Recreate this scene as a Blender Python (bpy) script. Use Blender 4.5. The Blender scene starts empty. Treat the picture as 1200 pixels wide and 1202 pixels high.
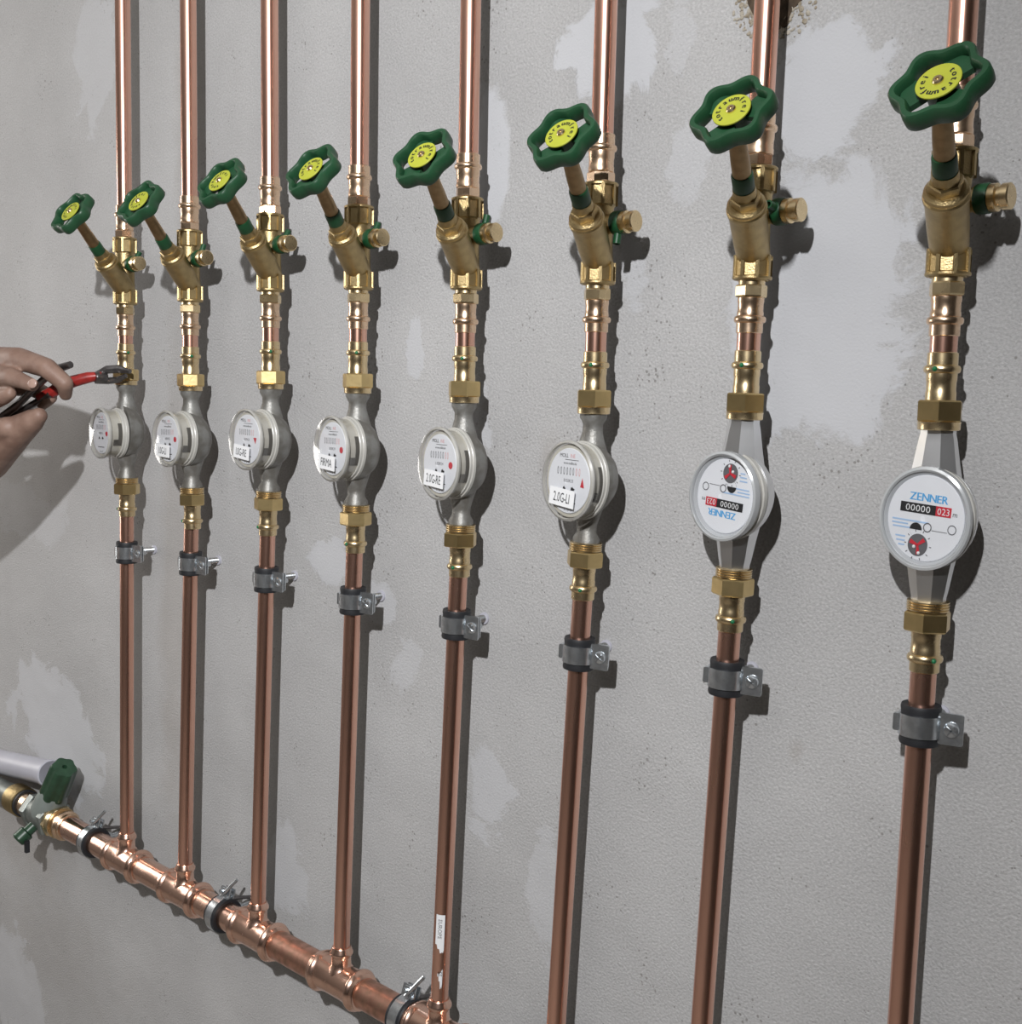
import bpy, math, random
from mathutils import Matrix, Vector, Quaternion
random.seed(4)
scene = bpy.context.scene
COL = scene.collection

# ------------------------------------------------------------------ camera
PIPE_Y = -0.042                      # risers stand this far in front of the wall (wall surface y = 0)
CAM = Vector((1.19982, -0.81544 + PIPE_Y, 0.01503))
YAW, PITCH, ROLL, FPX = 0.72424, -0.1066, 0.03352, 1350.04
_f = Vector((-math.sin(YAW) * math.cos(PITCH), math.cos(YAW) * math.cos(PITCH), math.sin(PITCH)))
_r = Vector((math.cos(YAW), math.sin(YAW), 0))
_u = _r.cross(_f)
R_ = _r * math.cos(ROLL) + _u * math.sin(ROLL)
U_ = -_r * math.sin(ROLL) + _u * math.cos(ROLL)
camd = bpy.data.cameras.new('camera')
cam = bpy.data.objects.new('camera', camd)
COL.objects.link(cam)
camd.sensor_fit = 'HORIZONTAL'
camd.sensor_width = 36
camd.lens = 36 * FPX / 1200
camd.clip_start = 0.01
cam.matrix_world = Matrix(((R_.x, U_.x, -_f.x, CAM.x), (R_.y, U_.y, -_f.y, CAM.y), (R_.z, U_.z, -_f.z, CAM.z), (0, 0, 0, 1)))
scene.camera = cam

# ------------------------------------------------------------------ world, daylight, exposure
w = bpy.data.worlds.new('world'); scene.world = w; w.use_nodes = True
w.node_tree.nodes['Background'].inputs[0].default_value = (0.75, 0.8, 0.9, 1)
w.node_tree.nodes['Background'].inputs[1].default_value = 0.4
LAMP_POS = Vector((1.20, -1.35, 0.66))
LAMP_POWER = 53
WINDOW_POWER = 10
wl = bpy.data.lights.new('window_daylight', 'AREA')
wl.shape = 'RECTANGLE'; wl.size = 0.62; wl.size_y = 0.9; wl.energy = WINDOW_POWER; wl.color = (1.0, 0.96, 0.91)
wlo = bpy.data.objects.new('window_daylight', wl); COL.objects.link(wlo)
wlo.location = (-1.73, -0.98, 0.08)
wlo.rotation_euler = (math.radians(90), 0, math.radians(-90))
scene.cycles.max_bounces = 7; scene.cycles.diffuse_bounces = 3; scene.cycles.glossy_bounces = 4; scene.cycles.transparent_max_bounces = 8
scene.cycles.caustics_reflective = False; scene.cycles.caustics_refractive = False
scene.view_settings.view_transform = 'Standard'
scene.view_settings.look = 'None'
scene.view_settings.exposure = 0.0
scene.view_settings.gamma = 1.0
scene.view_settings.use_curve_mapping = False

def at(px, py, y):
    """point of the plane y = const that shows at photo pixel (px, py)"""
    d = _f * FPX + R_ * (px - 600) - U_ * (py - 601)
    return CAM + d * ((y - CAM.y) / d.y)

# ------------------------------------------------------------------ materials
def new_mat(name):
    m = bpy.data.materials.new(name); m.use_nodes = True
    return m, m.node_tree, m.node_tree.nodes['Principled BSDF']

def simple(name, col, rough=0.5, metal=0.0, noise=0.0, nscale=60, bump=0.0, bscale=200, rvar=0.0, col2=None, stretch=None, spec=0.5):
    m, nt, b = new_mat(name)
    b.inputs['Base Color'].default_value = (*col, 1)
    b.inputs['Roughness'].default_value = rough
    b.inputs['Metallic'].default_value = metal
    b.inputs['Specular IOR Level'].default_value = spec
    N = nt.nodes; Lk = nt.links
    tc = N.new('ShaderNodeTexCoord')
    mp = N.new('ShaderNodeMapping')
    if stretch: mp.inputs['Scale'].default_value = stretch
    Lk.new(tc.outputs['Object'], mp.inputs[0])
    if noise or col2:
        n = N.new('ShaderNodeTexNoise'); n.inputs['Scale'].default_value = nscale; n.inputs['Detail'].default_value = 4
        Lk.new(mp.outputs[0], n.inputs['Vector'])
        r = N.new('ShaderNodeValToRGB')
        c2 = col2 or tuple(max(0, c * (1 - noise)) for c in col)
        r.color_ramp.elements[0].position = 0.38; r.color_ramp.elements[0].color = (*c2, 1)
        r.color_ramp.elements[1].position = 0.62; r.color_ramp.elements[1].color = (*col, 1)
        Lk.new(n.outputs[0], r.inputs[0]); Lk.new(r.outputs[0], b.inputs['Base Color'])
        if rvar:
            mr = N.new('ShaderNodeMapRange'); mr.inputs[1].default_value = 0.35; mr.inputs[2].default_value = 0.65
            mr.inputs[3].default_value = rough + rvar; mr.inputs[4].default_value = rough
            Lk.new(n.outputs[0], mr.inputs[0]); Lk.new(mr.outputs[0], b.inputs['Roughness'])
    if bump:
        n2 = N.new('ShaderNodeTexNoise'); n2.inputs['Scale'].default_value = bscale; n2.inputs['Detail'].default_value = 3
        Lk.new(mp.outputs[0], n2.inputs['Vector'])
        bp = N.new('ShaderNodeBump'); bp.inputs['Strength'].default_value = bump; bp.inputs['Distance'].default_value = 0.001
        Lk.new(n2.outputs[0], bp.inputs['Height']); Lk.new(bp.outputs[0], b.inputs['Normal'])
    return m

MAT = {}
MAT['copper'] = simple('drawn_copper', (0.88, 0.52, 0.40), 0.22, 1, noise=0.12, nscale=30, rvar=0.06, stretch=(1, 1, 0.12))
MAT['copper_fit'] = simple('polished_copper', (0.91, 0.60, 0.47), 0.18, 1, noise=0.1, nscale=50, rvar=0.1, bump=0.12, bscale=70)
MAT['copper_dull'] = simple('dull_copper', (0.72, 0.40, 0.30), 0.3, 1, col2=(0.42, 0.25, 0.18), nscale=70, rvar=0.2)
MAT['brass'] = simple('polished_brass', (0.82, 0.65, 0.39), 0.25, 1, noise=0.08, nscale=60, rvar=0.06, bump=0.1, bscale=90)
MAT['brass_rose'] = simple('rosy_brass', (0.86, 0.63, 0.44), 0.24, 1, noise=0.08, nscale=60, rvar=0.06, bump=0.12, bscale=90)
MAT['brass_cast'] = simple('cast_brass', (0.48, 0.365, 0.185), 0.40, 1, noise=0.15, nscale=120, bump=0.35, bscale=900)
MAT['brass_nut'] = simple('nut_brass', (0.72, 0.55, 0.27), 0.33, 1, noise=0.1, nscale=80, bump=0.08, bscale=300)
MAT['brass_stem'] = simple('stem_brass', (0.36, 0.25, 0.135), 0.40, 1, noise=0.2, nscale=150)
MAT['green'] = simple('green_plastic', (0.016, 0.074, 0.031), 0.42, 0, noise=0.15, nscale=60, bump=0.15, bscale=700)
MAT['green_trim'] = simple('green_seal', (0.008, 0.065, 0.022), 0.45)
MAT['green_dark'] = simple('dark_green_enamel', (0.028, 0.075, 0.04), 0.35, 0, noise=0.3, nscale=90)
MAT['yellow'] = simple('yellow_disc', (0.46, 0.49, 0.045), 0.5, 0, noise=0.06, nscale=80)
MAT['black'] = simple('black_print', (0.012, 0.012, 0.014), 0.6)
MAT['grey_print'] = simple('grey_print', (0.13, 0.13, 0.14), 0.6)
MAT['red_print'] = simple('red_print', (0.62, 0.03, 0.05), 0.5)
MAT['pink_print'] = simple('pink_print', (0.78, 0.42, 0.42), 0.6)
MAT['blue_print'] = simple('blue_print', (0.10, 0.42, 0.80), 0.5)
MAT['blue_pale'] = simple('pale_blue_print', (0.42, 0.60, 0.85), 0.6)
MAT['white'] = simple('white_dial', (0.86, 0.88, 0.92), 0.45, 0, noise=0.02)
MAT['sticker'] = simple('white_sticker', (0.86, 0.87, 0.88), 0.5)
MAT['cream'] = simple('cream_plastic', (0.62, 0.60, 0.53), 0.3, 0, noise=0.08, nscale=60, col2=(0.52, 0.49, 0.41))
MAT['collar'] = simple('grey_collar_plastic', (0.56, 0.55, 0.51), 0.3, 0, noise=0.12, nscale=50)
MAT['clear_ring'] = simple('pale_clear_bezel', (0.60, 0.62, 0.64), 0.12, 0.15)
MAT['rim_plastic'] = simple('glossy_grey_rim', (0.56, 0.58, 0.59), 0.15, 0.25)
MAT['green_dot'] = simple('green_marker', (0.01, 0.16, 0.06), 0.4)
MAT['slot'] = simple('dark_slot', (0.09, 0.085, 0.075), 0.5)
MAT['cast_grey'] = simple('nickel_cast', (0.31, 0.31, 0.295), 0.48, 0.55, col2=(0.20, 0.19, 0.17), nscale=60, bump=0.4, bscale=500)
MAT['chrome'] = simple('satin_chrome', (0.80, 0.81, 0.82), 0.33, 1, noise=0.05, nscale=40)
MAT['zinc'] = simple('zinc_steel', (0.70, 0.74, 0.77), 0.27, 0.94, noise=0.2, nscale=160, bump=0.25, bscale=110)
MAT['rubber'] = simple('black_rubber', (0.016, 0.017, 0.02), 0.55)
MAT['white_pipe'] = simple('pale_grey_pvc', (0.52, 0.52, 0.58), 0.4, 0, noise=0.08, nscale=20)
MAT['old_metal'] = simple('old_galvanised', (0.26, 0.28, 0.26), 0.42, 0.5, noise=0.3, nscale=60, bump=0.2, bscale=300)
MAT['pale_valve'] = simple('pale_grey_enamel', (0.30, 0.34, 0.32), 0.4, 0.1, noise=0.12, nscale=50)
MAT['tool_steel'] = simple('tool_steel', (0.20, 0.19, 0.19), 0.32, 0.9, noise=0.25, nscale=150)
MAT['tool_red'] = simple('red_tool_grip', (0.36, 0.025, 0.02), 0.35, 0, noise=0.3, nscale=150)
MAT['skin'] = simple('skin', (0.30, 0.195, 0.150), 0.55, 0, col2=(0.23, 0.14, 0.105), nscale=45, bump=0.25, bscale=350)
MAT['nail'] = simple('finger_nail', (0.40, 0.27, 0.22), 0.3)
MAT['rawplug'] = simple('wall_plug_red', (0.45, 0.07, 0.05), 0.5)
MAT['mortar'] = simple('crumbled_mortar', (0.47, 0.43, 0.36), 0.9, 0, col2=(0.30, 0.25, 0.18), nscale=90, bump=0.8, bscale=300)
MAT['hole'] = simple('hole_dark', (0.10, 0.07, 0.045), 0.95, 0, noise=0.5, nscale=120, bump=1, bscale=200)

def glassy(name, amount=0.12, tint=(1, 1, 1)):
    m = bpy.data.materials.new(name); m.use_nodes = True
    nt = m.node_tree; N = nt.nodes; N.remove(N['Principled BSDF'])
    t = N.new('ShaderNodeBsdfTransparent'); t.inputs[0].default_value = (*tint, 1)
    g = N.new('ShaderNodeBsdfGlossy'); g.inputs['Roughness'].default_value = 0.06
    lw = N.new('ShaderNodeLayerWeight'); lw.inputs[0].default_value = 0.35
    mr = N.new('ShaderNodeMapRange'); mr.inputs[3].default_value = amount * 0.3; mr.inputs[4].default_value = 0.34
    mx = N.new('ShaderNodeMixShader')
    nt.links.new(lw.outputs['Facing'], mr.inputs[0]); nt.links.new(mr.outputs[0], mx.inputs[0])
    nt.links.new(t.outputs[0], mx.inputs[1]); nt.links.new(g.outputs[0], mx.inputs[2])
    nt.links.new(mx.outputs[0], N['Material Output'].inputs[0])
    return m
MAT['clear'] = glassy('clear_cover', 0.12, (0.95, 0.95, 0.95))

def emit(name, col, s):
    m = bpy.data.materials.new(name); m.use_nodes = True
    nt = m.node_tree; N = nt.nodes; N.remove(N['Principled BSDF'])
    e = N.new('ShaderNodeEmission'); e.inputs[0].default_value = (*col, 1); e.inputs[1].default_value = s
    nt.links.new(e.outputs[0], N['Material Output'].inputs[0]); return m

# plastered wall: fine pitted plaster with smears of pale filler at the places the photo shows
def wall_material(patches, stains):
    m, nt, b = new_mat('pitted_plaster')
    N = nt.nodes; Lk = nt.links
    def nd(t, **k):
        n = N.new(t)
        for a, v in k.items(): setattr(n, a, v)
        return n
    def math_(op, a, bb, clamp=False):
        n = nd('ShaderNodeMath', operation=op, use_clamp=clamp)
        for i, v in enumerate((a, bb)):
            if hasattr(v, 'is_linked'): Lk.new(v, n.inputs[i])
            else: n.inputs[i].default_value = v
        return n.outputs[0]
    tc = nd('ShaderNodeTexCoord'); P = tc.outputs['Object']
    # ragged coordinate: position plus noise
    nz = nd('ShaderNodeTexNoise'); nz.inputs['Scale'].default_value = 13; nz.inputs['Detail'].default_value = 9; nz.inputs['Roughness'].default_value = 0.68; nz.inputs['Distortion'].default_value = 0.6
    Lk.new(P, nz.inputs['Vector'])
    def masks(lst, soft):
        out = None
        for (cx, cz, rx, rz, ang, amp, strength) in lst:
            mp = nd('ShaderNodeMapping', vector_type='TEXTURE')
            mp.inputs['Location'].default_value = (cx, 0, cz); mp.inputs['Rotation'].default_value = (0, ang, 0); mp.inputs['Scale'].default_value = (rx, 1, rz)
            Lk.new(P, mp.inputs[0])
            vm = nd('ShaderNodeVectorMath', operation='LENGTH'); Lk.new(mp.outputs[0], vm.inputs[0])
            ns = math_('MULTIPLY', math_('SUBTRACT', nz.outputs[0], 0.5), amp * 2.4)
            d = math_('ADD', vm.outputs['Value'], ns)
            mr = nd('ShaderNodeMapRange'); mr.inputs[1].default_value = 1 + soft; mr.inputs[2].default_value = 1 - soft; mr.inputs[3].default_value = 0; mr.inputs[4].default_value = strength
            Lk.new(d, mr.inputs[0])
            out = mr.outputs[0] if out is None else math_('MAXIMUM', out, mr.outputs[0])
        return out
    pm = masks(patches, 0.09); sm = masks(stains, 0.45)
    # base colour with cloudy tone
    n1 = nd('ShaderNodeTexNoise'); n1.inputs['Scale'].default_value = 5; n1.inputs['Detail'].default_value = 5; Lk.new(P, n1.inputs['Vector'])
    r1 = nd('ShaderNodeValToRGB'); r1.color_ramp.elements[0].position = 0.3; r1.color_ramp.elements[1].position = 0.7
    r1.color_ramp.elements[0].color = (0.452, 0.447, 0.444, 1); r1.color_ramp.elements[1].color = (0.525, 0.520, 0.516, 1)
    Lk.new(n1.outputs[0], r1.inputs[0])
    n2 = nd('ShaderNodeTexNoise'); n2.inputs['Scale'].default_value = 420; n2.inputs['Detail'].default_value = 4; Lk.new(P, n2.inputs['Vector'])
    mr2 = nd('ShaderNodeMapRange'); mr2.inputs[1].default_value = 0.3; mr2.inputs[2].default_value = 0.7; mr2.inputs[3].default_value = 0.86; mr2.inputs[4].default_value = 1.1; Lk.new(n2.outputs[0], mr2.inputs[0])
    mxg = nd('ShaderNodeMix', data_type='RGBA', blend_type='MULTIPLY'); mxg.inputs[0].default_value = 1
    Lk.new(r1.outputs[0], mxg.inputs[6]); Lk.new(mr2.outputs[0], mxg.inputs[7])
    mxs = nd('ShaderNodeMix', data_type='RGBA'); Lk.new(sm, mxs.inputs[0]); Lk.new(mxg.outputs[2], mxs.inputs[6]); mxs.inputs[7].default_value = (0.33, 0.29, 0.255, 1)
    mxp = nd('ShaderNodeMix', data_type='RGBA'); Lk.new(pm, mxp.inputs[0]); Lk.new(mxs.outputs[2], mxp.inputs[6]); mxp.inputs[7].default_value = (0.570, 0.575, 0.592, 1)
    # dark pin holes
    vo = nd('ShaderNodeTexVoronoi'); vo.inputs['Scale'].default_value = 150; Lk.new(P, vo.inputs['Vector'])
    nr = nd('ShaderNodeTexNoise'); nr.inputs['Scale'].default_value = 14; Lk.new(P, nr.inputs['Vector'])
    pit = math_('LESS_THAN', vo.outputs['Distance'], math_('MULTIPLY', math_('SUBTRACT', nr.outputs[0], 0.42, True), 0.75))
    pitm = math_('MULTIPLY', pit, math_('SUBTRACT', 1.0, math_('MULTIPLY', pm, 0.85)))
    mxd = nd('ShaderNodeMix', data_type='RGBA'); Lk.new(math_('MULTIPLY', pitm, 0.55), mxd.inputs[0]); Lk.new(mxp.outputs[2], mxd.inputs[6]); mxd.inputs[7].default_value = (0.17, 0.155, 0.14, 1)
    Lk.new(mxd.outputs[2], b.inputs['Base Color'])
    b.inputs['Roughness'].default_value = 0.85; b.inputs['Specular IOR Level'].default_value = 0.25
    # relief
    n3 = nd('ShaderNodeTexNoise'); n3.inputs['Scale'].default_value = 430; n3.inputs['Detail'].default_value = 5; Lk.new(P, n3.inputs['Vector'])
    rough = math_('MULTIPLY', n3.outputs[0], math_('SUBTRACT', 1.0, math_('MULTIPLY', pm, 0.7)))
    h = math_('ADD', math_('MULTIPLY', rough, 1.0), math_('MULTIPLY', pm, 0.6))
    h = math_('SUBTRACT', h, math_('MULTIPLY', pitm, 0.8))
    n4 = nd('ShaderNodeTexNoise'); n4.inputs['Scale'].default_value = 9; n4.inputs['Detail'].default_value = 2; Lk.new(P, n4.inputs['Vector'])
    h = math_('ADD', h, math_('MULTIPLY', n4.outputs[0], 4.0))
    bp = nd('ShaderNodeBump'); bp.inputs['Strength'].default_value = 0.75; bp.inputs['Distance'].default_value = 0.0016
    Lk.new(h, bp.inputs['Height']); Lk.new(bp.outputs[0], b.inputs['Normal'])
    return m

def px_patch(px, py, hw, hh, ang=0.0, amp=1.2, strength=1.0):
    c = at(px, py, 0); a = at(px - hw, py, 0); bb = at(px + hw, py, 0); t = at(px, py - hh, 0); d = at(px, py + hh, 0)
    return (c.x, c.z, abs(bb.x - a.x) / 2, abs(t.z - d.z) / 2, ang, amp, strength)
PATCHES = [px_patch(955, 355, 105, 150, 0.15, 1.0), px_patch(965, 105, 60, 80, 0.0, 1.4), px_patch(715, 70, 45, 58, 0, 1.6),
           px_patch(575, 185, 24, 78, 0, 0.6), px_patch(487, 405, 10, 40, 0, 1.5, 0.7), px_patch(62, 850, 50, 62, 0.2, 1.4, 0.8),
           px_patch(386, 662, 22, 25, 0, 1.2, 0.75), px_patch(578, 930, 26, 50, 0, 1.6, 0.6), px_patch(640, 1050, 20, 70, 0, 1.5, 0.45),
           px_patch(335, 1020, 25, 45, 0, 1.5, 0.55), px_patch(112, 70, 22, 75, 0, 1.3, 0.5), px_patch(15, 1160, 30, 60, 0, 1.2, 0.7),
           px_patch(745, 320, 18, 30, 0, 1.8, 0.6), px_patch(450, 705, 22, 25, 0, 1.4, 0.6), px_patch(563, 505, 18, 40, 0, 1.2, 0.7),
           px_patch(475, 790, 16, 40, 0, 1.6, 0.45), px_patch(805, 190, 22, 45, 0, 1.7, 0.5), px_patch(800, 50, 16, 40, 0, 1.8, 0.4),
           px_patch(20, 600, 50, 30, 0, 1.3, 0.35)]
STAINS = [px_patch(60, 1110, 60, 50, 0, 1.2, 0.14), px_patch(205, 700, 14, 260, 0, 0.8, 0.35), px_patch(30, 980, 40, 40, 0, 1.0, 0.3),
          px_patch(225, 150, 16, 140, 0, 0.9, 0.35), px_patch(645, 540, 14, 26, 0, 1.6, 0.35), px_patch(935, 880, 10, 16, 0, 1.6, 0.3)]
MAT['wall'] = wall_material(PATCHES, STAINS)
MAT['room'] = simple('room_plaster', (0.24, 0.225, 0.21), 0.9, 0, noise=0.12, nscale=3, bump=0.2, bscale=60)
MAT['ceiling'] = simple('ceiling_plaster', (0.55, 0.54, 0.52), 0.9, 0, noise=0.06, nscale=3)
MAT['floor'] = simple('dark_screed', (0.30, 0.27, 0.24), 0.85, 0, noise=0.3, nscale=6, bump=0.2, bscale=60)
MAT['frame'] = simple('window_frame_white', (0.7, 0.7, 0.68), 0.5)

# ------------------------------------------------------------------ mesh helpers
I4 = Matrix.Identity(4)
def T(x=0, y=0, z=0): return Matrix.Translation((x, y, z))
def RX(a): return Matrix.Rotation(math.radians(a), 4, 'X')
def RY(a): return Matrix.Rotation(math.radians(a), 4, 'Y')
def RZ(a): return Matrix.Rotation(math.radians(a), 4, 'Z')
def SC(x, y, z): return Matrix.Diagonal((x, y, z, 1))
def along(d): return Vector((0, 0, 1)).rotation_difference(Vector(d).normalized()).to_matrix().to_4x4()

class MB:
    def __init__(s): s.v = []; s.f = []
    def add(s, verts, faces, M=I4):
        o = len(s.v); s.v += [tuple(M @ Vector(p)) for p in verts]; s.f += [tuple(o + i for i in f) for f in faces]
        return s
    def lathe(s, prof, n=28, M=I4, rot=0.0, a0=0, a1=360, caps=True):
        full = abs(a1 - a0 - 360) < 1e-6
        k = n if full else n + 1
        vs = []; fs = []
        for (r, z) in prof:
            for j in range(k):
                a = math.radians(a0 + rot + (a1 - a0) * j / n); vs.append((r * math.cos(a), r * math.sin(a), z))
        m = len(prof)
        up = prof[-1][1] >= prof[0][1]
        for i in range(m - 1):
            for j in range(n):
                a, b2 = i * k + j, i * k + (j + 1) % k
                fs.append((a, b2, b2 + k, a + k))
        if caps and full:
            fs.append(tuple(range(k))[::-1]); fs.append(tuple((m - 1) * k + j for j in range(k)))
        return s.add(vs, fs, M)
    def ring(s, prof, n=28, M=I4):
        """closed profile swept round z"""
        vs = []; fs = []; m = len(prof)
        for (r, z) in prof:
            for j in range(n):
                a = 2 * math.pi * j / n; vs.append((r * math.cos(a), r * math.sin(a), z))
        for i in range(m):
            for j in range(n):
                a, b2 = i * n + j, i * n + (j + 1) % n; c = ((i + 1) % m) * n
                fs.append((a, b2, c + (j + 1) % n, c + j))
        return s.add(vs, fs, M)
    def hexnut(s, r, z0, z1, n=6, M=I4, rot=0, ch=0.0012, chr_=0.93):
        return s.lathe([(r * chr_, z0), (r, z0 + ch), (r, z1 - ch), (r * chr_, z1)], n, M, rot)
    def box(s, x0, x1, y0, y1, z0, z1, M=I4, b=0.0):
        if b <= 0:
            vs = [(x, y, z) for x in (x0, x1) for y in (y0, y1) for z in (z0, z1)]
            return s.add(vs, [(0, 1, 3, 2), (4, 6, 7, 5), (0, 4, 5, 1), (2, 3, 7, 6), (0, 2, 6, 4), (1, 5, 7, 3)], M)
        # bevelled in the x-z outline
        ol = [(x0 + b, z0), (x1 - b, z0), (x1, z0 + b), (x1, z1 - b), (x1 - b, z1), (x0 + b, z1), (x0, z1 - b), (x0, z0 + b)]
        return s.prism_xz(ol, y0, y1, M)
    def prism_xz(s, ol, y0, y1, M=I4):
        n = len(ol); vs = [(x, y0, z) for x, z in ol] + [(x, y1, z) for x, z in ol]
        fs = [tuple(range(n)), tuple(range(2 * n - 1, n - 1, -1))] + [(i, n + i, n + (i + 1) % n, (i + 1) % n) for i in range(n)]
        return s.add(vs, fs, M)
    def tube(s, pts, rads, n=14, caps=True):
        pts = [Vector(p) for p in pts]; vs = []; fs = []; m = len(pts)
        if not hasattr(rads, '__len__'): rads = [rads] * m
        prev = None
        for i, p in enumerate(pts):
            d = (pts[min(i + 1, m - 1)] - pts[max(i - 1, 0)]).normalized()
            if prev is None:
                a = d.orthogonal().normalized()
            else:
                a = (prev - d * prev.dot(d)).normalized()
            prev = a; bvec = d.cross(a)
            for j in range(n):
                t = 2 * math.pi * j / n
                vs.append(tuple(p + (a * math.cos(t) + bvec * math.sin(t)) * rads[i]))
        for i in range(m - 1):
            for j in range(n):
                a0, b0 = i * n + j, i * n + (j + 1) % n; fs.append((a0, b0, b0 + n, a0 + n))
        if caps: fs.append(tuple(range(n))[::-1]); fs.append(tuple((m - 1) * n + j for j in range(n)))
        return s.add(vs, fs)
    def sphere(s, c, r, nu=14, nv=9, M=I4):
        prof = [(r * math.sin(math.pi * i / nv) if 0 < i < nv else r * 0.02, -r * math.cos(math.pi * i / nv)) for i in range(nv + 1)]
        return s.lathe(prof, nu, M @ T(*c))
    def mesh(s, name, smooth=32):
        me = bpy.data.meshes.new(name); me.from_pydata(s.v, [], s.f); me.validate()
        me.polygons.foreach_set('use_smooth', [True] * len(me.polygons))
        me.set_sharp_from_angle(angle=math.radians(smooth)); me.update()
        return me

def link(name, data, mat=None, parent=None, M=None):
    o = bpy.data.objects.new(name, data); COL.objects.link(o)
    if mat is not None and data is not None and not data.materials: data.materials.append(MAT[mat])
    if parent: o.parent = parent
    if M is not None: o.matrix_basis = M
    return o
def part(name, mb, mat, parent, smooth=32, M=None):
    return link(name, mb.mesh(name, smooth), mat, parent, M)
def tag(o, label, cat, group=None, kind=None):
    if kind: o['kind'] = kind
    if label: o['label'] = label
    if cat: o['category'] = cat
    if group: o['group'] = group
    return o
def thing(name, M=I4):
    o = bpy.data.objects.new(name, None); COL.objects.link(o); o.empty_display_size = 0.02; o.matrix_basis = M
    return o
def dup(root, M):
    r = root.copy(); COL.objects.link(r); r.matrix_basis = M
    def rec(src, dst):
        for ch in src.children:
            c = ch.copy(); COL.objects.link(c); c.parent = dst; c.matrix_basis = ch.matrix_basis.copy(); rec(ch, c)
    rec(root, r)
    return r

# ------------------------------------------------------------------ lettering
CHARS = sorted(set('totraumfrei 2.0G-LI2.0G-REFIRMA1.0G-RE1.0G-LIMOLLINEwww.molline.de11.850K33A.I Qn1.5ZENNER0123456789m/hETK-W Qn 1,5xUROPES'))
GL = {}
def make_glyphs():
    obs = []
    for c in CHARS:
        if c == ' ': continue
        cu = bpy.data.curves.new('glyph', 'FONT'); cu.body = c; cu.size = 1.0; cu.resolution_u = 2
        o = bpy.data.objects.new('glyph', cu); COL.objects.link(o); obs.append((c, o, cu))
    bpy.context.view_layer.update()
    dg = bpy.context.evaluated_depsgraph_get()
    for c, o, cu in obs:
        ev = o.evaluated_get(dg); me = ev.to_mesh()
        vs = [(v.co.x, v.co.y) for v in me.vertices]; fs = [tuple(p.vertices) for p in me.polygons]
        ev.to_mesh_clear()
        x0 = min(v[0] for v in vs); x1 = max(v[0] for v in vs)
        GL[c] = ([(x - x0, y) for x, y in vs], fs, x1 - x0)
    for c, o, cu in obs:
        bpy.data.objects.remove(o); bpy.data.curves.remove(cu)
make_glyphs()
def text(mb, s, size, M, sx=1.0, center=True, bold=0.0):
    """letters in the x-z plane facing -y"""
    adv = []; x = 0
    for c in s:
        wd = 0.28 if c == ' ' else GL[c][2]
        adv.append(x); x += wd + 0.09
    tot = (x - 0.09) * size * sx; off = -tot / 2 if center else 0
    for c, a in zip(s, adv):
        if c == ' ': continue
        vs, fs, wd = GL[c]
        for dx in ((0,) if not bold else (-bold, bold)):
            mb.add([(off + (a + vx) * size * sx + dx, -0.00002 * (dx > 0), vy * size) for vx, vy in vs], fs, M)

# ------------------------------------------------------------------ room
def wallbox(name, mat, x0, x1, y0, y1, z0, z1):
    o = link(name, MB().box(x0, x1, y0, y1, z0, z1).mesh(name), mat); o['kind'] = 'structure'; return o
XL, XR, YB, ZF, ZC = -1.75, 3.4, -4.4, -1.35, 1.0
wallbox('floor', 'floor', XL - .15, XR + .15, YB - .15, 0.15, ZF - .12, ZF)
wallbox('ceiling', 'ceiling', XL - .15, XR + .15, YB - .15, 0.15, ZC, ZC + .12)
wallbox('wall_right', 'room', XR, XR + .15, YB, 0, ZF, ZC)
wallbox('wall_back', 'room', XL - .15, XR + .15, YB - .15, YB, ZF, ZC)
# left wall with the window opening
WY0, WY1, WZ0, WZ1 = -0.93, -0.33, -0.45, 0.60
mb = MB()
mb.box(XL - .15, XL, YB, WY0, ZF, ZC); mb.box(XL - .15, XL, WY1, 0, ZF, ZC)
mb.box(XL - .15, XL, WY0, WY1, ZF, WZ0); mb.box(XL - .15, XL, WY0, WY1, WZ1, ZC)
o = link('wall_left', mb.mesh('wall_left'), 'room'); o['kind'] = 'structure'
win = thing('window_1'); win['kind'] = 'structure'
mb = MB()
for a in ((WY0, WY0 + .03, WZ0, WZ1), (WY1 - .03, WY1, WZ0, WZ1), (WY0, WY1, WZ0, WZ0 + .03), (WY0, WY1, WZ1 - .03, WZ1)):
    mb.box(XL - .06, XL - .005, *a)
part('window_frame', mb, 'frame', win)
wlo.location = (XL + 0.004, (WY0 + WY1) / 2, (WZ0 + WZ1) / 2)
wl.size = WY1 - WY0 - 0.07; wl.size_y = WZ1 - WZ0 - 0.07
part('pane', MB().box(XL - .04, XL - .035, WY0, WY1, WZ0, WZ1), 'white', win)

# the plastered wall itself, with the broken-out hole around the seventh riser
me = MB().box(XL - .15, XR + .15, 0, 0.15, ZF, ZC).mesh('wall_front')
wallf = link('wall_front', me, 'wall'); wallf['kind'] = 'structure'
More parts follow.
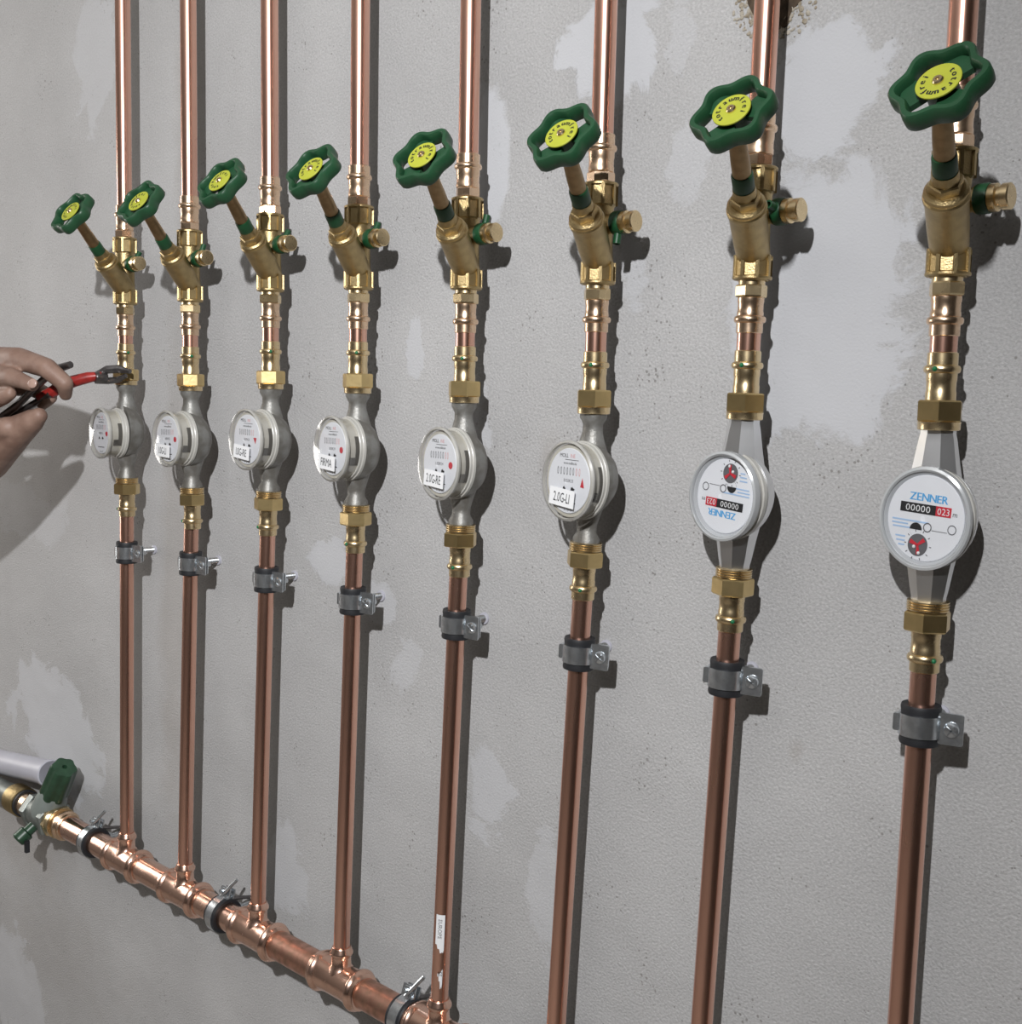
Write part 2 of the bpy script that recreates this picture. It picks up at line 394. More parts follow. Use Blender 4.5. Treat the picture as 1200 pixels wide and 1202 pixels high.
# chunks of crumbled mortar around the hole
hc = at(925, 4, 0)
mb = MB()
ol = []
for k in range(22):
    a = 2 * math.pi * k / 22; rr = random.uniform(0.75, 1.15); ol.append((hc.x - .012 + 0.030 * rr * math.cos(a), hc.z + .012 + 0.030 * rr * math.sin(a)))
mb.prism_xz(ol, -0.0012, 0.001)
hole = part('broken_hole', mb, 'hole', wallf)
mb = MB()
for k in range(300):
    a = random.uniform(0, 2 * math.pi); rr = 0.024 + 0.016 * random.random() ** 1.6 * (1.25 if math.cos(a) > .2 else 1); s_ = random.uniform(0.0007, 0.0026)
    c = Vector((hc.x - .012 + rr * math.cos(a), -0.0004, hc.z + .012 + rr * math.sin(a)))
    M = Matrix.Translation(c) @ Matrix.Rotation(random.uniform(0, 6), 4, 'Y') @ SC(1, 0.4, random.uniform(.4, .9))
    mb.sphere((0, 0, 0), s_, 6, 4, M)
part('mortar_crumbs', mb, 'mortar', wallf, 10)['kind'] = 'stuff'

# LED work light on a tripod behind the camera, turned along the wall towards the left
def work_light(pos, aim, power):
    t = thing('work_light', Matrix.Translation((pos.x, pos.y, ZF)))
    h = pos.z - ZF
    q = Vector((0, 0, -1)).rotation_difference(aim.normalized())
    H = T(0, 0, h) @ q.to_matrix().to_4x4()
    part('housing', MB().box(-.075, .075, -.055, .055, .012, .045, H), 'rubber', t)
    part('bezel', MB().box(-.075, .075, -.055, -.040, -.002, .012, H).box(-.075, .075, .040, .055, -.002, .012, H).box(-.075, -.058, -.04, .04, -.002, .012, H).box(.058, .075, -.04, .04, -.002, .012, H), 'zinc', t)
    back = H @ Vector((0, 0, .045))
    part('pole', MB().tube([back, (back.x, back.y, h - .05), (back.x, back.y, .35)], .012, 12), 'zinc', t)
    for k in range(3):
        a = 2.1 * k + .4
        part('leg', MB().tube([(back.x, back.y, .45), (back.x + .38 * math.cos(a), back.y + .38 * math.sin(a), .008)], .008, 10), 'zinc', t)
    L = bpy.data.lights.new('led_panel', 'AREA'); L.shape = 'RECTANGLE'; L.size = .05; L.size_y = .035; L.energy = power; L.color = (.985, .985, 1.0)
    lo = bpy.data.objects.new('led_panel', L); COL.objects.link(lo); lo.parent = t
    lo.matrix_basis = T(0, 0, h) @ q.to_matrix().to_4x4() @ T(0, 0, .006)
    tag(t, 'tripod LED work light standing behind the camera', 'lamp')
work_light(LAMP_POS, Vector((-.97, -.04, -.44)), LAMP_POWER)

# ------------------------------------------------------------------ risers: measured centre lines
TOP = [(144, 0), (221, 0), (316.5, 0), (423.5, 0), (553, 0), (712, 0), (901, 0), (1132, 0)]
L0 = [(146, 358), (223, 355), (317, 343), (420, 341), (547, 341), (702, 335), (883, 330), (1110, 326)]
L1 = [(148, 452), (224, 459), (318, 457), (420, 462), (545, 473), (697, 486), (874, 492.6), (1102, 505)]
L2 = [(149, 560.5), (225.5, 572), (315.5, 576), (418, 592), (541, 615), (688, 636), (862, 666), (1090, 704)]
L3 = [(149, 606), (224, 620), (316, 629), (416, 649), (539, 676), (683, 707), (856, 743.5), (1084, 790)]
CLAMP = [(149, 648), (224.5, 661), (314.5, 680), (413, 704), (536, 732), (679, 766), (848, 793), (1079, 849)]
BOT = [(149, 975), (217.5, 1012), (303, 1062), (401, 1115), (516, 1170), (653, 1202), (824, 1202), (1057, 1202)]
MAN_Z = -0.660
TEE_Z = -0.6195
ORD = ['leftmost', 'second', 'third', 'fourth', 'fifth', 'sixth', 'seventh', 'rightmost']
def riser(i):
    return ('the leftmost riser', 'the second riser from the left', 'the third riser from the left', 'the fourth riser from the left',
            'the fifth riser from the left', 'the sixth riser from the left', 'the seventh riser from the left', 'the rightmost riser')[i]
def frame(p, q):
    """matrix at p with z along p->q (up), yaw-free"""
    z = (q - p).normalized(); x = Vector((1, 0, 0)); y = z.cross(x).normalized(); x = y.cross(z)
    return Matrix(((x.x, y.x, z.x, p.x), (x.y, y.y, z.y, p.y), (x.z, y.z, z.z, p.z), (0, 0, 0, 1)))

AX = []
for i in range(8):
    a, c, d, e = (at(*q[i], PIPE_Y) for q in (TOP, L1, L2, BOT))
    top = c + (a - c) * ((0.62 - c.z) / (a.z - c.z))
    dd = e - d; bot = d + dd * ((TEE_Z - d.z) / dd.z)
    z0 = at(*L0[i], PIPE_Y).z
    p0 = c + (a - c) * ((z0 - c.z) / (a.z - c.z))
    p3z = at(*L3[i], PIPE_Y).z
    p3 = d + dd * ((p3z - d.z) / dd.z)
    cz = at(*CLAMP[i], PIPE_Y).z
    pc = d + dd * ((cz - d.z) / dd.z)
    AX.append(dict(top=top, p0=p0, p1=c, p2=d, p3=p3, clamp=pc, bot=bot))

# ------------------------------------------------------------------ straight pipes
def pipe(name, p, q, r, mat, label, cat='pipe', group=None, n=32):
    L = (q - p).length
    me = MB().lathe([(r * 0.9, -0.0), (r, 0.0004), (r, L - 0.0004), (r * 0.9, L)], n).mesh(name)
    o = link(name, me, mat, None, frame(p, q) if abs((q - p).normalized().z) > 0.5 else Matrix.Translation(p) @ along(q - p))
    tag(o, label, cat, group)
    return o

# ------------------------------------------------------------------ press fittings
def sleeve_profile(z0, z1, bead, waist=None, r=0.0105, rb=0.0126):
    pr = [(r * 0.96, z0), (r, z0 + .0006)]
    if waist: pr += [(r, waist - .0042), (r * 0.965, waist - .0030), (r * 0.965, waist + .0030), (r, waist + .0042)]
    pr += [(r, bead - .0030), (rb * .95, bead - .0022), (rb, bead - .0009), (rb, bead + .0009), (rb * .95, bead + .0022), (r, bead + .0030), (r, z1 - .0006), (r * .94, z1)]
    # hex press marks either side of the bead are left to the sleeve's own facets
    return sorted(pr, key=lambda q: q[1])

def make_upper_coupling():            # z = 0 at the valve's top face, pipe end at .0405
    t = thing('press_coupling')
    part('hex_collar', MB().hexnut(0.0122, -0.001, 0.0085, 6, rot=14, chr_=.95), 'brass_rose', t, 20)
    part('sleeve', MB().lathe(sleeve_profile(0.0085, 0.0405, 0.0285, 0.0165, 0.0113, 0.0133), 32), 'brass_rose', t)
    return t
def make_adapter():                   # z = 0 at the valve's lower face, going down
    t = thing('press_adapter')
    part('hex_collar', MB().lathe([(0.0105, -.0032), (0.0105, .001)], 24).hexnut(0.0124, -0.0128, -0.0032, 6, rot=20, chr_=.95), 'brass', t, 20)
    part('sleeve', MB().lathe([(r, -z) for r, z in sleeve_profile(0.0128, 0.0410, 0.0302, 0.0205)][::-1], 32), 'brass_rose', t)
    return t
def make_upper_union():               # z = 0 at the ring's lower edge, going up to .0545
    t = thing('meter_union')
    part('sleeve', MB().lathe(sleeve_profile(0.019, 0.0548, 0.0430, 0.0310), 32), 'brass', t)
    part('marker_dot', MB().sphere((0, 0, 0), .0019, 10, 6, RZ(75) @ T(0, -.0122, .0430)), 'green_dot', t)
    part('nut', MB().hexnut(0.0166, 0.0058, 0.0212, 6, rot=6), 'brass_nut', t, 20)
    part('ring', MB().lathe([(0.0138, 0), (0.0146, .0006), (0.0146, .0045), (0.0150, .006)], 32), 'brass', t)
    return t
def make_lower_union():               # z = 0 at the ring's upper edge, going down to -.0527
    t = thing('meter_union')
    pr = [(0.0138, 0.0)]
    for k in range(4): pr += [(0.0148, -.0006 - .002 * k), (0.0148, -.0014 - .002 * k), (0.0139, -.002 - .002 * k)]
    part('ring', MB().lathe(pr[::-1], 32), 'brass', t, 40)
    part('marker_dot', MB().sphere((0, 0, 0), .0019, 10, 6, RZ(-40) @ T(0, -.0122, -.0425)), 'green_dot', t)
    part('nut', MB().hexnut(0.0170, -0.0225, -0.0082, 6, rot=12), 'brass_nut', t, 20)
    part('sleeve', MB().lathe([(r, -z) for r, z in sleeve_profile(0.0215, 0.0527, 0.0425, 0.0315)][::-1], 32), 'brass', t)
    return t

# ------------------------------------------------------------------ slanted-seat valve with handwheel
ZC_VALVE = 0.020
def make_wheel(parent, M, D):
    R0 = D / 2
    # lobed rim
    mb = MB(); n = 84; sec = 10; vs = []; fs = []
    for j in range(n):
        th = 2 * math.pi * j / n; ro = R0 * (0.935 + 0.08 * math.cos(6 * th)); ri = ro - R0 * 0.2
        rc = (ro + ri) / 2; hw = (ro - ri) / 2; hh = R0 * 0.215
        for k in range(sec):
            a = 2 * math.pi * k / sec
            ca, sa = math.cos(a), math.sin(a)
            e = 0.55
            x = rc + hw * math.copysign(abs(ca) ** e, ca); z = hh * math.copysign(abs(sa) ** e, sa)
            vs.append((x * math.cos(th), x * math.sin(th), z))
    for j in range(n):
        for k in range(sec):
            a = j * sec + k; b2 = j * sec + (k + 1) % sec; c = ((j + 1) % n) * sec
            fs.append((a, c + k, c + (k + 1) % sec, b2))
    mb.add(vs, fs)
    # three wide webs and the hub
    for k in range(3):
        c0 = 120 * k; vs = []; fs = []; m = 10
        for i in range(m + 1):
            a = math.radians(c0 - 33 + 66 * i / m)
            for (r, z) in ((R0 * .28, -.0045), (R0 * .80, -.0040), (R0 * .80, .0000), (R0 * .28, -.0004)):
                vs.append((r * math.cos(a), r * math.sin(a), z))
        for i in range(m):
            for q in range(4):
                fs.append((i * 4 + q, i * 4 + (q + 1) % 4, (i + 1) * 4 + (q + 1) % 4, (i + 1) * 4 + q))
        fs.append((3, 2, 1, 0)); fs.append(tuple(m * 4 + q for q in range(4)))
        mb.add(vs, fs)
    mb.lathe([(R0 * .26, -.013), (R0 * .33, -.008), (R0 * .33, .0035)], 24)
    wheel = part('handwheel', mb, 'green', parent, 40, M)
    part('name_disc', MB().lathe([(R0 * .43, .0032), (R0 * .455, .0036), (R0 * .455, .0044), (R0 * .445, .0047)], 40), 'yellow', wheel)
    part('screw', MB().lathe([(R0 * .115, .0045), (R0 * .115, .0056), (R0 * .09, .0066), (R0 * .04, .0066), (R0 * .03, .0056)], 18), 'brass', wheel)
    lt = MB(); word = 'totraumfrei'; size = R0 * 0.20
    for k, ch in enumerate(word):
        ang = math.radians(220 - k * 25.5)
        vs, fs, wd = GL[ch]
        rr = R0 * 0.265
        # letter tops outward, reading clockwise
        rx = Vector((math.sin(ang), -math.cos(ang), 0)); ry = Vector((math.cos(ang), math.sin(ang), 0)); c = ry * rr
        for bo in (-0.045, 0.0, 0.045):
            lt.add([tuple(c + rx * ((x - wd / 2 + bo) * size) + ry * (y * size) + Vector((0, 0, .00485 + bo * .0002))) for x, y in vs], fs)
    part('lettering', lt, 'black', wheel)
    return wheel

def make_valve(phi, L, D, wyaw, wphi):
    t = thing('slanted_seat_valve')
    def cast(mb, z0, z1, flange):
        mb.hexnut(0.0142, z0, z1, 8, rot=22.5, ch=.002, chr_=.9)
        for k in range(8):
            mb.box(-.0014, .0014, -.0154, -.0120, z0 + .0015, z1 - .0015, RZ(45 * k + 22.5 + 90))
        mb.lathe([(0.0145, flange - .0016), (0.0156, flange - .0008), (0.0156, flange + .0008), (0.0145, flange + .0016)], 32)
    mb = MB()
    cast(mb, 0, .0212, .0022); cast(mb, .067, .088, .0862)
    mb.lathe([(0.0128, .019), (0.0122, .03), (0.0118, .05), (0.0124, .069)], 32)
    nrm = Vector((0, -math.sin(math.radians(phi)), math.cos(math.radians(phi))))
    B = T(0, 0, ZC_VALVE) @ along(nrm)
    k = L / 0.138
    mb.lathe([(0.004, -.0120), (0.009, -.0105), (0.0120, -.006), (0.0132, 0), (0.0140, .020 * k), (0.0143, .046 * k), (0.0152, .048 * k), (0.0154, .051 * k), (0.0146, .0525 * k)], 36, B)
    part('body', mb, 'brass_cast', t, 28)
    part('bonnet', MB().lathe([(0.0144, .0520 * k), (0.0144, .0552 * k), (0.0126, .0568 * k)], 36, B).hexnut(0.0116, .056 * k, .064 * k, 6, B, 20).lathe([(0.0090, .063 * k), (0.0085, .071 * k)], 24, B), 'brass_cast', t, 24)
    part('seal_ring', MB().lathe([(0.0076, .0695 * k), (0.0081, .071 * k), (0.0081, .0835 * k), (0.0076, .085 * k)], 28, B), 'green_trim', t)
    part('stem', MB().lathe([(0.0070, .084 * k), (0.0069, .098 * k), (0.0064, .110 * k), (0.0064, L - .012), (0.0045, L - .0115), (0.0045, L - .001)], 24, B), 'brass_stem', t)
    a_, p_ = math.radians(wyaw), math.radians(wphi)
    wn = Vector((math.sin(a_) * math.sin(p_), -math.cos(a_) * math.sin(p_), math.cos(p_)))
    wheel = make_wheel(t, T(*(Vector((0, 0, ZC_VALVE)) + nrm * L)) @ along(wn), D)
    # drain plug on the right flank
    P = T(0, 0, 0.052) @ RY(90)
    part('drain_boss', MB().lathe([(0.0085, 0.008), (0.0085, .0165), (0.0098, .017), (0.0098, .0185)], 24, P), 'brass_cast', t)
    col = part('drain_collar', MB().lathe([(0.0100, .0180), (0.0104, .0188), (0.0104, .0262), (0.0100, .027)], 28, P), 'green_trim', t)
    part('drain_cap', MB().lathe([(0.0092, .0265), (0.0096, .0275), (0.0096, .0320), (0.0078, .033), (0.0078, .0352), (0.0090, .0358), (0.0090, .0405), (0.0080, .0412)], 28, P), 'brass', t)
    part('spout', MB().ring([(0.0022, .008), (0.0034, .008), (0.0034, .0185), (0.0022, .0185)], 16, T(.0226, 0, .052)), 'green_trim', col)
    return t

# ------------------------------------------------------------------ water meters
def disc_y(mb, r, y0, y1, M=I4, n=40, ch=0.0006):
    """cylinder along -y : from y0 (back) to y1 (front, smaller y)"""
    return mb.lathe([(r * .97 if ch else r, -y0), (r, -y0 + ch), (r, -y1 - ch), (r - ch, -y1)], n, M @ RX(90))

def neck(mb, sgn, prof, n=24, rot=0):
    pr = [(r, sgn * z) for r, z in prof]
    if pr[0][1] > pr[-1][1]: pr = pr[::-1]
    mb.lathe(pr, n, I4, rot)

def make_meter_a(lab, serial, red):
    """dry-dial meter with cream register and paper name tag; front of the cover at y = -.034"""
    t = thing('water_meter')
    mb = MB()
    for s in (1, -1):
        neck(mb, s, [(0.0128, .0645), (0.0128, .0565), (0.0094, .0505), (0.0096, .044), (0.0118, .036), (0.0150, .026), (0.018, .012)])
    mb.lathe([(0.004, -.0215), (0.017, -.0195), (0.027, -.0125), (0.0325, -.003), (0.0345, .005), (0.0345, .009)], 40, RX(90) @ SC(.92, 1, 1))
    part('body', mb, 'cast_grey', t, 40)
    X = SC(.9, 1, 1)
    g = part('collar', disc_y(disc_y(MB(), .0352, -.0085, -.0125, X), .0338, -.012, -.0158, X), 'collar', t)
    part('register', disc_y(MB(), .0325, -.0155, -.0290, X), 'cream', t)
    mbs = MB()
    for (a0, a1, y0, y1) in ((-26, 14, .0165, .0210), (14, 30, .0165, .0265)):
        prof = [(.0326, y0), (.0331, y0 + .0002), (.0331, y1 - .0002), (.0326, y1)]
        mbs.lathe(prof, 12, X @ RX(90) @ SC(1, -1, 1), 0, a0, a1, False)
    part('slot', mbs, 'slot', t)
    dial = part('dial', disc_y(MB(), .0288, -.0288, -.0306, X, 48), 'white', t)
    yf = -.0308
    k = MB(); gr = MB(); rd = MB(); pk = MB()
    F = lambda x, z: SC(.9, 1, 1) @ T(x, yf, z)
    text(k, 'MOLL', .0048, F(-.0075, .0205)); text(pk, 'INE', .0048, F(.0045, .0205))
    k.box(-.006, .0125, yf, yf - .0001, .0184, .0188, SC(.9, 1, 1))
    text(k, 'www.molline.de', .0034, F(.001, .0145), .8)
    for q in range(8):
        (pk if q > 5 else gr).add([], [])
        text(gr if q < 6 else pk, '0', .0102, F(-.0150 + q * .0042, .0050), .46)
    text(gr, serial, .0042, F(0, -.0012), .85)
    for (cx, s_) in ((-.0055, .0016), (.006, .0024)):
        k.prism_xz([(cx - s_, -.0080), (cx + s_, -.0080), (cx + s_ * 1.3, -.0065), (cx + .3 * s_, -.0058), (cx, -.0045), (cx - .4 * s_, -.0058), (cx - s_ * .8, -.0052)], yf, yf - .0001, SC(.9, 1, 1))
    text(gr, 'A.I Qn 1,5', .0034, F(.001, -.0265), .8)
    k.box(-.010, .011, yf, yf - .0001, -.0196, -.0188, SC(.9, 1, 1))
    part('print_black', k, 'black', dial); part('print_grey', gr, 'grey_print', dial)['kind'] = 'stuff'; part('print_pink', pk, 'pink_print', dial)
    if red == 'dot':
        disc_y(rd, .0034, yf, yf - .0002, F(.0195, -.0005) @ T(0, -yf, 0), 20, 0)
    else:
        rd.prism_xz([(.0165, -.004), (.0215, -.0045), (.0205, -.001), (.0190, .004)] if red == 'drop' else [(.0150, .003), (.0215, .003), (.0195, -.004)], yf, yf - .0002, SC(.9, 1, 1))
        rd.lathe([(.0062, -yf), (.0062, -yf + .0001)], 24, X @ T(.019, 0, -.0005) @ RX(90) @ T(0, 0, 0), 0, 0, 359, False) if False else None
    part('water_mark', rd, 'red_print', dial)
    if lab:
        st = part('name_tag', MB().box(-.0200, .0140, -.0352, -.0346, -.0228, -.0072, X @ RY(4)), 'sticker', t)
        tx = MB(); text(tx, lab, .0122, X @ RY(4) @ T(-.003, -.0354, -.0192), 0.62 if lab != 'FIRMA' else .70)
        part('tag_lettering', tx, 'black', st)
    part('cover', MB().lathe([(.0322, .0165), (.0350, .0285), (.0357, .0292), (.0357, .0325), (.0346, .0340), (.0322, .0343), (.002, .0344)], 48, X @ RX(90), caps=False), 'clear', t)
    part('cover_rim', MB().ring([(.0330, .0302), (.0356, .0298), (.0356, .0318), (.0336, .0334)], 48, X @ RX(90)), 'collar', t)
    return t

def make_meter_b(flip):
    """wet-look meter with chrome body and printed register; front at y = -.028"""
    t = thing('water_meter')
    mb = MB()
    for s in (1, -1):
        neck(mb, s, [(0.0125, .0645), (0.0125, .058), (0.0138, .052), (0.0165, .036), (0.0205, .016), (0.0215, .004)], 8, 22.5)
    mb.lathe([(0.004, -.022), (0.018, -.0195), (0.028, -.012), (0.033, -.003), (0.0350, .003), (0.0350, .008)], 40, RX(90) @ SC(.92, 1, 1))
    part('body', mb, 'chrome', t, 24)
    X = SC(.88, 1, 1) @ (RY(180) if flip else I4)
    X2 = SC(.88, 1, 1)
    part('collar', disc_y(disc_y(MB(), .0358, -.0075, -.0135, X2), .0345, -.013, -.0200, X2), 'collar', t)
    part('cover_rim', MB().ring([(.0326, .0195), (.0360, .0190), (.0364, .0205), (.0358, .0262), (.0340, .0272), (.0326, .0258)], 56, X2 @ RX(90)), 'rim_plastic', t)
    dial = part('dial', disc_y(MB(), .0302, -.0190, -.0215, X2, 48), 'white', t)
    part('inner_bezel', MB().ring([(.0300, .0200), (.0330, .0200), (.0334, .0240), (.0318, .0232)], 56, X2 @ RX(90)), 'clear_ring', t)
    yf = -.0217
    k = MB(); bl = MB(); pb = MB(); rd = MB(); wt = MB(); gr = MB()
    A = X @ RY(4)
    F = lambda x, z, y=yf: A @ T(x, y, z)
    text(bl, 'ZENNER', .0078, F(.001, .0118), 1.05, bold=.00025)
    k.box(-.0205, .0075, yf, yf - .0003, .0030, .0098, A); rd.box(.0075, .0195, yf, yf - .0003, .0030, .0098, A)
    text(wt, '00000', .0066, A @ T(-.0065, yf - .0004, .0041), 1.15); text(wt, '023', .0066, A @ T(.0135, yf - .0004, .0041), 1.0)
    text(k, 'm', .0052, F(.0225, .0040))
    for q, (x0, x1, z) in enumerate(((-.026, -.012, -.0035), (-.026, -.013, -.0060), (-.025, -.011, -.0085), (-.012, .003, -.0035), (-.022, -.014, -.0150), (-.021, -.014, -.0180), (-.019, -.014, -.0210))):
        pb.box(x0, x1, yf, yf - .0001, z, z + .0011, A)
    k.lathe([(.0048, -yf), (.0048, -yf + .0002)], 14, A @ T(-.0065, 0, -.0085) @ RX(90), 0, 180, 360, False)
    k.prism_xz([(-.0065 + .0048 * math.cos(a * math.pi / 10), -.0085 + .0048 * math.sin(a * math.pi / 10)) for a in range(11)], yf, yf - .0003, A)
    gr.ring([(.0026, -yf), (.0033, -yf), (.0033, -yf + .0003), (.0026, -yf + .0003)], 24, A @ T(.0025, 0, -.0060) @ RX(90))
    gr.box(.006, .018, yf, yf - .0001, -.0078, -.0074, A)
    gr.ring([(.0028, -yf), (.0034, -yf), (.0034, -yf + .0002), (.0028, -yf + .0002)], 20, A @ T(.0215, 0, -.0050) @ RX(90))
    gr.lathe([(.0078, -yf), (.0078, -yf + .0003)], 28, A @ T(-.0035, 0, -.0190) @ RX(90))
    for q in range(10):
        a = math.radians(20 + q * 34); gr.box(-.0003, .0003, yf, yf - .0001, .0092, .0108, A @ T(-.0035, 0, -.0190) @ RY(20 + 36 * q))
    for q in range(3):
        a = 120 * q + 40
        M = A @ T(-.0035, 0, -.0190) @ RY(a)
        rd.prism_xz([(-.0007, .0), (.0007, 0), (.0026, .0062), (-.0004, .0066)], yf - .0003, yf - .0009, M)
    for (x, z) in ((-.0062, -.0205), (-.0020, -.0245)):
        wt.sphere((0, 0, 0), .0013, 10, 6, A @ T(x, yf - .0006, z))
    part('print_black', k, 'black', dial); part('brand_lettering', bl, 'blue_print', dial); part('print_blue', pb, 'blue_pale', dial)
    part('red_counter', rd, 'red_print', dial); part('digits', wt, 'sticker', dial); part('print_grey', gr, 'grey_print', dial)['kind'] = 'stuff'
    part('cover', MB().lathe([(.0335, .0205), (.0345, .0255), (.0325, .0272), (.024, .0280), (.012, .0284), (.002, .0285)], 48, X2 @ RX(90), caps=False), 'clear', t)
    return t

# ------------------------------------------------------------------ pipe clamp
def make_clamp(r=0.009, stud=0.042):
    t = thing('pipe_clamp')
    ro = r + .0048
    part('rubber_lining', MB().ring([(r + .0002, -.0140), (ro, -.0145), (ro + .0006, -.0125), (ro, -.0085), (ro, .0085), (ro + .0006, .0125), (ro, .0145), (r + .0002, .0140)], 36), 'rubber', t)
    part('band', MB().ring([(ro - .0002, -.0078), (ro + .0016, -.0080), (ro + .0016, .0080), (ro - .0002, .0078)], 36), 'zinc', t)
    fl = part('flange', MB().box(ro - .001, ro + .0165, -.0050, -.0032, -.0115, .0115, b=.001).box(ro - .001, ro + .0150, .0002, .0020, -.0105, .0105, b=.001), 'zinc', t)
    hx = ro + .0085
    S = T(hx, 0, 0) @ RX(90)
    part('screw', MB().lathe([(.0030, -.010), (.0030, .0046), (.0056, .0048), (.0058, .0058), (.0048, .0078), (.0020, .0084)], 20, S).box(-.0042, .0042, -.0088, -.0076, -.0006, .0006, T(hx, 0, 0) @ RY(35)).box(-.0042, .0042, -.0088, -.0076, -.0006, .0006, T(hx, 0, 0) @ RY(125)), 'zinc', t)
    part('hinge', MB().box(-ro - .0048, -ro + .001, -.0040, .0012, -.0065, .0065, b=.001), 'zinc', t)
    sp = [(.0072, -(ro - .0005)), (.0072, -(ro + .006))]
    mb = MB().hexnut(.0075, ro - .0005, ro + .0065, 6, RX(-90))
    pr = []
    z = ro + .006
    while z < stud - .001: pr += [(.0040, z), (.0034, z + .0009)]; z += .0018
    pr += [(.0036, stud + .004)]
    mb.lathe(pr, 14, RX(-90))
    part('stud', mb, 'zinc', t, 50)
    part('wall_plug', MB().lathe([(.0042, stud - .0025), (.0062, stud - .002), (.0062, stud + .003)], 14, RX(-90)), 'white_pipe', t)
    return t

# ------------------------------------------------------------------ tee of the distributor
def make_tee():
    t = thing('press_tee')
    RB = 0.0190; H = 0.041
    pr = []
    def half(s): return [(RB * .97, -H), (RB * 1.06, -H + .001), (RB * 1.08, -.036), (RB * 1.22, -.0335), (RB * 1.25, -.0315), (RB * 1.22, -.0295), (RB * 1.06, -.027), (RB * 1.02, -.018), (RB, -.012)]
    l = half(1); pr = l + [(r, -z) for r, z in l[::-1]]
    mb = MB().lathe(pr, 36, RY(90))
    part('run', mb, 'copper_fit', t, 40)
    part('branch', MB().lathe([(.0178, .006), (.0132, .0165), (.0112, .019), (.0110, .028), (.0112, .0300), (.0130, .0325), (.0132, .0340), (.0130, .0355), (.0114, .0378), (.0110, .0400), (.0104, .0408)], 32), 'copper_fit', t, 40)
    return t

# ------------------------------------------------------------------ assemble the eight risers
PROTO = {}
def get(key, maker, M):
    if key not in PROTO:
        o = maker(); o.matrix_basis = M; PROTO[key] = o; return o
    return dup(PROTO[key], M)

VAL = [(26.2, 0), (27.5, 0), (26.3, 0), (25.3, 0), (25.4, 1), (23.2, 1), (21.3, 1), (16.3, 1)]
WHEELROT = [30, 75, 50, -10, -15, -10, 0, 170]
PLUGROT = [(0, -30), (0, -20), (0, -30), (0, -25), (0, -15), (0, 170), (0, 80), (0, -60)]
MET = [(-4.0, .0400, .0680, -.0021), (-0.5, .0379, .0702, .001), (-1.0, .0357, .0707, .0012), (-5.5, .0357, .0701, .0008),
       (-7.3, .0320, .0716, .0005), (-6.3, .0300, .0716, -.0016), (-3.0, .0270, .0726, -.0009), (2.0, .0210, .0745, -.0011)]
TAGS = [None, '1.0G-LI', '1.0G-RE', 'FIRMA', '2.0G-RE', '2.0G-LI', None, None]
SER = ['11.850K31', '11.850K32', '11.850K30', '11.850K29', '11.850K34', '11.850K33']
RED = ['dot', 'dot', 'tri', 'dot', 'dot', 'drop']
METLAB = ['cream dry-dial water meter with blown-out white face, leftmost in the row',
          'cream dry-dial water meter tagged 1.0G-LI with a pink dot',
          'cream dry-dial water meter tagged 1.0G-RE with a red triangle mark',
          'cream dry-dial water meter tagged FIRMA with a red dot',
          'cream dry-dial water meter tagged 2.0G-RE with a red dot',
          'cream dry-dial water meter tagged 2.0G-LI with a red drop mark',
          'chrome water meter with clear cover mounted upside down, blue lettering inverted',
          'large chrome water meter with upright blue lettering and black red counter']
CLR = [15, 12, 10, 12, 8, 16, 18, 14]
